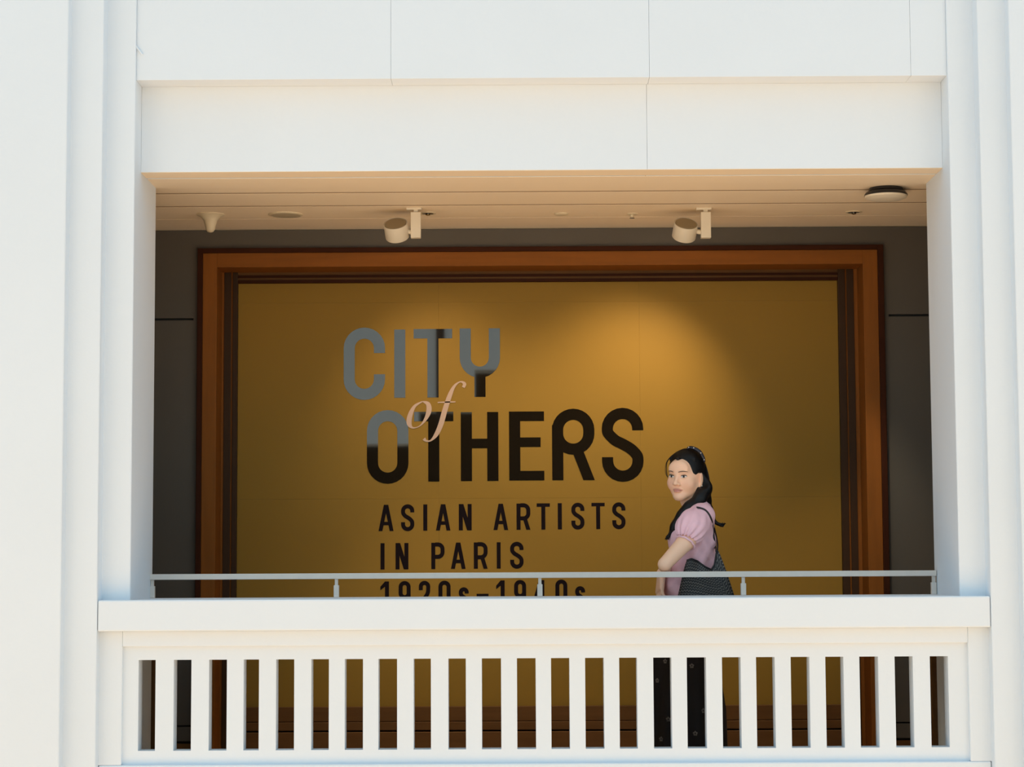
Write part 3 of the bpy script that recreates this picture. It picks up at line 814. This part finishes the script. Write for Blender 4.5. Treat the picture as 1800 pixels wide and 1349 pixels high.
# ------------------------------------------------------------------ tote bag on the shoulder
bag = thing('tote_bag', tuple(T(1240, 1090, .6)), 'black tote bag with grey chevron weave hanging from the person\'s shoulder', 'bag')
BG = bpy.data.materials.new('chevron_canvas'); BG.use_nodes = True; nt = BG.node_tree; bs = nt.nodes['Principled BSDF']; bs.inputs['Roughness'].default_value = .6
def mth(op, a, b=None):
    n_ = nt.nodes.new('ShaderNodeMath'); n_.operation = op
    for i, v in enumerate((a, b)):
        if v is None: continue
        if isinstance(v, (int, float)): n_.inputs[i].default_value = v
        else: nt.links.new(v, n_.inputs[i])
    return n_.outputs[0]
uv = nt.nodes.new('ShaderNodeUVMap'); sp = nt.nodes.new('ShaderNodeSeparateXYZ'); nt.links.new(uv.outputs[0], sp.inputs[0])
U_, V_ = mth('MULTIPLY', sp.outputs[0], 56.0), mth('MULTIPLY', sp.outputs[1], 80.0)
zig = mth('ABSOLUTE', mth('SUBTRACT', mth('FRACT', U_), .5))
ln = mth('FRACT', mth('ADD', V_, mth('MULTIPLY', zig, 1.1)))
stripe = mth('LESS_THAN', ln, .36)
brk = mth('GREATER_THAN', mth('FRACT', mth('ADD', U_, mth('MULTIPLY', mth('FLOOR', V_), .37))), .22)
msk = mth('MULTIPLY', stripe, brk)
mx = nt.nodes.new('ShaderNodeMix'); mx.data_type = 'RGBA'; nt.links.new(msk, mx.inputs[0])
mx.inputs[6].default_value = (.008, .008, .009, 1); mx.inputs[7].default_value = (.14, .13, .115, 1); nt.links.new(mx.outputs[2], bs.inputs['Base Color'])
nu, nv = 40, 30
YB_ = .565
def bagpt(u, v, side):
    xt = 1207+u*54; xbm = 1180+u*128
    top = np.interp(u, [0, .15, .35, .6, .8, .9, .96, 1], [986, 983, 987, 997, 1002, 994, 974, 966])
    py = top+(1105-top)*v; pxl = xt+(xbm-xt)*v**.85
    y = YB_+.035-side*(.012+.045*v**.7)*max(0, 1-(2*u-1)**4)**.6+.012*math.sin(u*9+v*2)*(1-v)
    return T(pxl, py, y)
m = MB(); uvs = []
for side in (1, -1):
    i0 = len(m.v)
    for i in range(nu+1):
        for j in range(nv+1): m.v.append(tuple(bagpt(i/nu, j/nv, side)))
    for i in range(nu):
        for j in range(nv):
            q = [(i, j), (i, j+1), (i+1, j+1), (i+1, j)]
            if side < 0: q = q[::-1]
            m.f.append(tuple(i0+a*(nv+1)+b for a, b in q)); uvs.append([(a/nu*.33, b/nv*.30) for a, b in q])
h0 = (nu+1)*(nv+1)
for i in range(nu):                                                     # bottom
    a, b = i*(nv+1)+nv, (i+1)*(nv+1)+nv; m.f.append((a, a+h0, b+h0, b)); uvs.append([(0, 0)]*4)
o = hm(m, 'body', BG, bag); lay = o.data.uv_layers.new(name='UVMap')
for p, q in zip(o.data.polygons, uvs):
    for li, c_ in zip(p.loop_indices, q): lay.data[li].uv = c_
LEA = mat('black_leather', (.008, .007, .008), .4)
hm(MB().tube([bagpt(i/30, 0, 1)+np.array((0, -.001, .001)) for i in range(31)], .0035, 6), 'rim_binding', LEA, bag)
def on_blouse(p, q, y0, off=.004):
    d = np.array(ray(p, q)); t0 = 9.3
    for i_ in range(500):
        pt = np.array(CAM)+d*(t0+i_*.0015)
        ii = [np.searchsorted(a, c_) for a, c_ in zip((bx.xs, bx.ys, bx.zs), pt)]
        if all(0 < a < n_-1 for a, n_ in zip(ii, bx.F.shape)) and bx.F[tuple(ii)] < 0: return pt-d*off
    return T(p, q, y0)
sp_ = [(1257.5, 962), (1255, 945), (1253.5, 930), (1251, 915), (1246, 904), (1239, 896.5), (1231, 893.5), (1226, 892.5)]
hm(MB().tube(smooth_pts([T(1259, 970, .570)]+[on_blouse(p, q, .56+.02*k) for k, (p, q) in enumerate(sp_)]+[T(1221, 891, .70)], 6), .0042, 8), 'strap', LEA, bag)
hm(MB().tube(smooth_pts([T(1261, 967, .62), T(1261, 955, .70), T(1257, 935, .80), T(1250, 910, .84), T(1240, 893, .80), T(1228, 890, .72)], 6), .0040, 8), 'strap', LEA, bag)
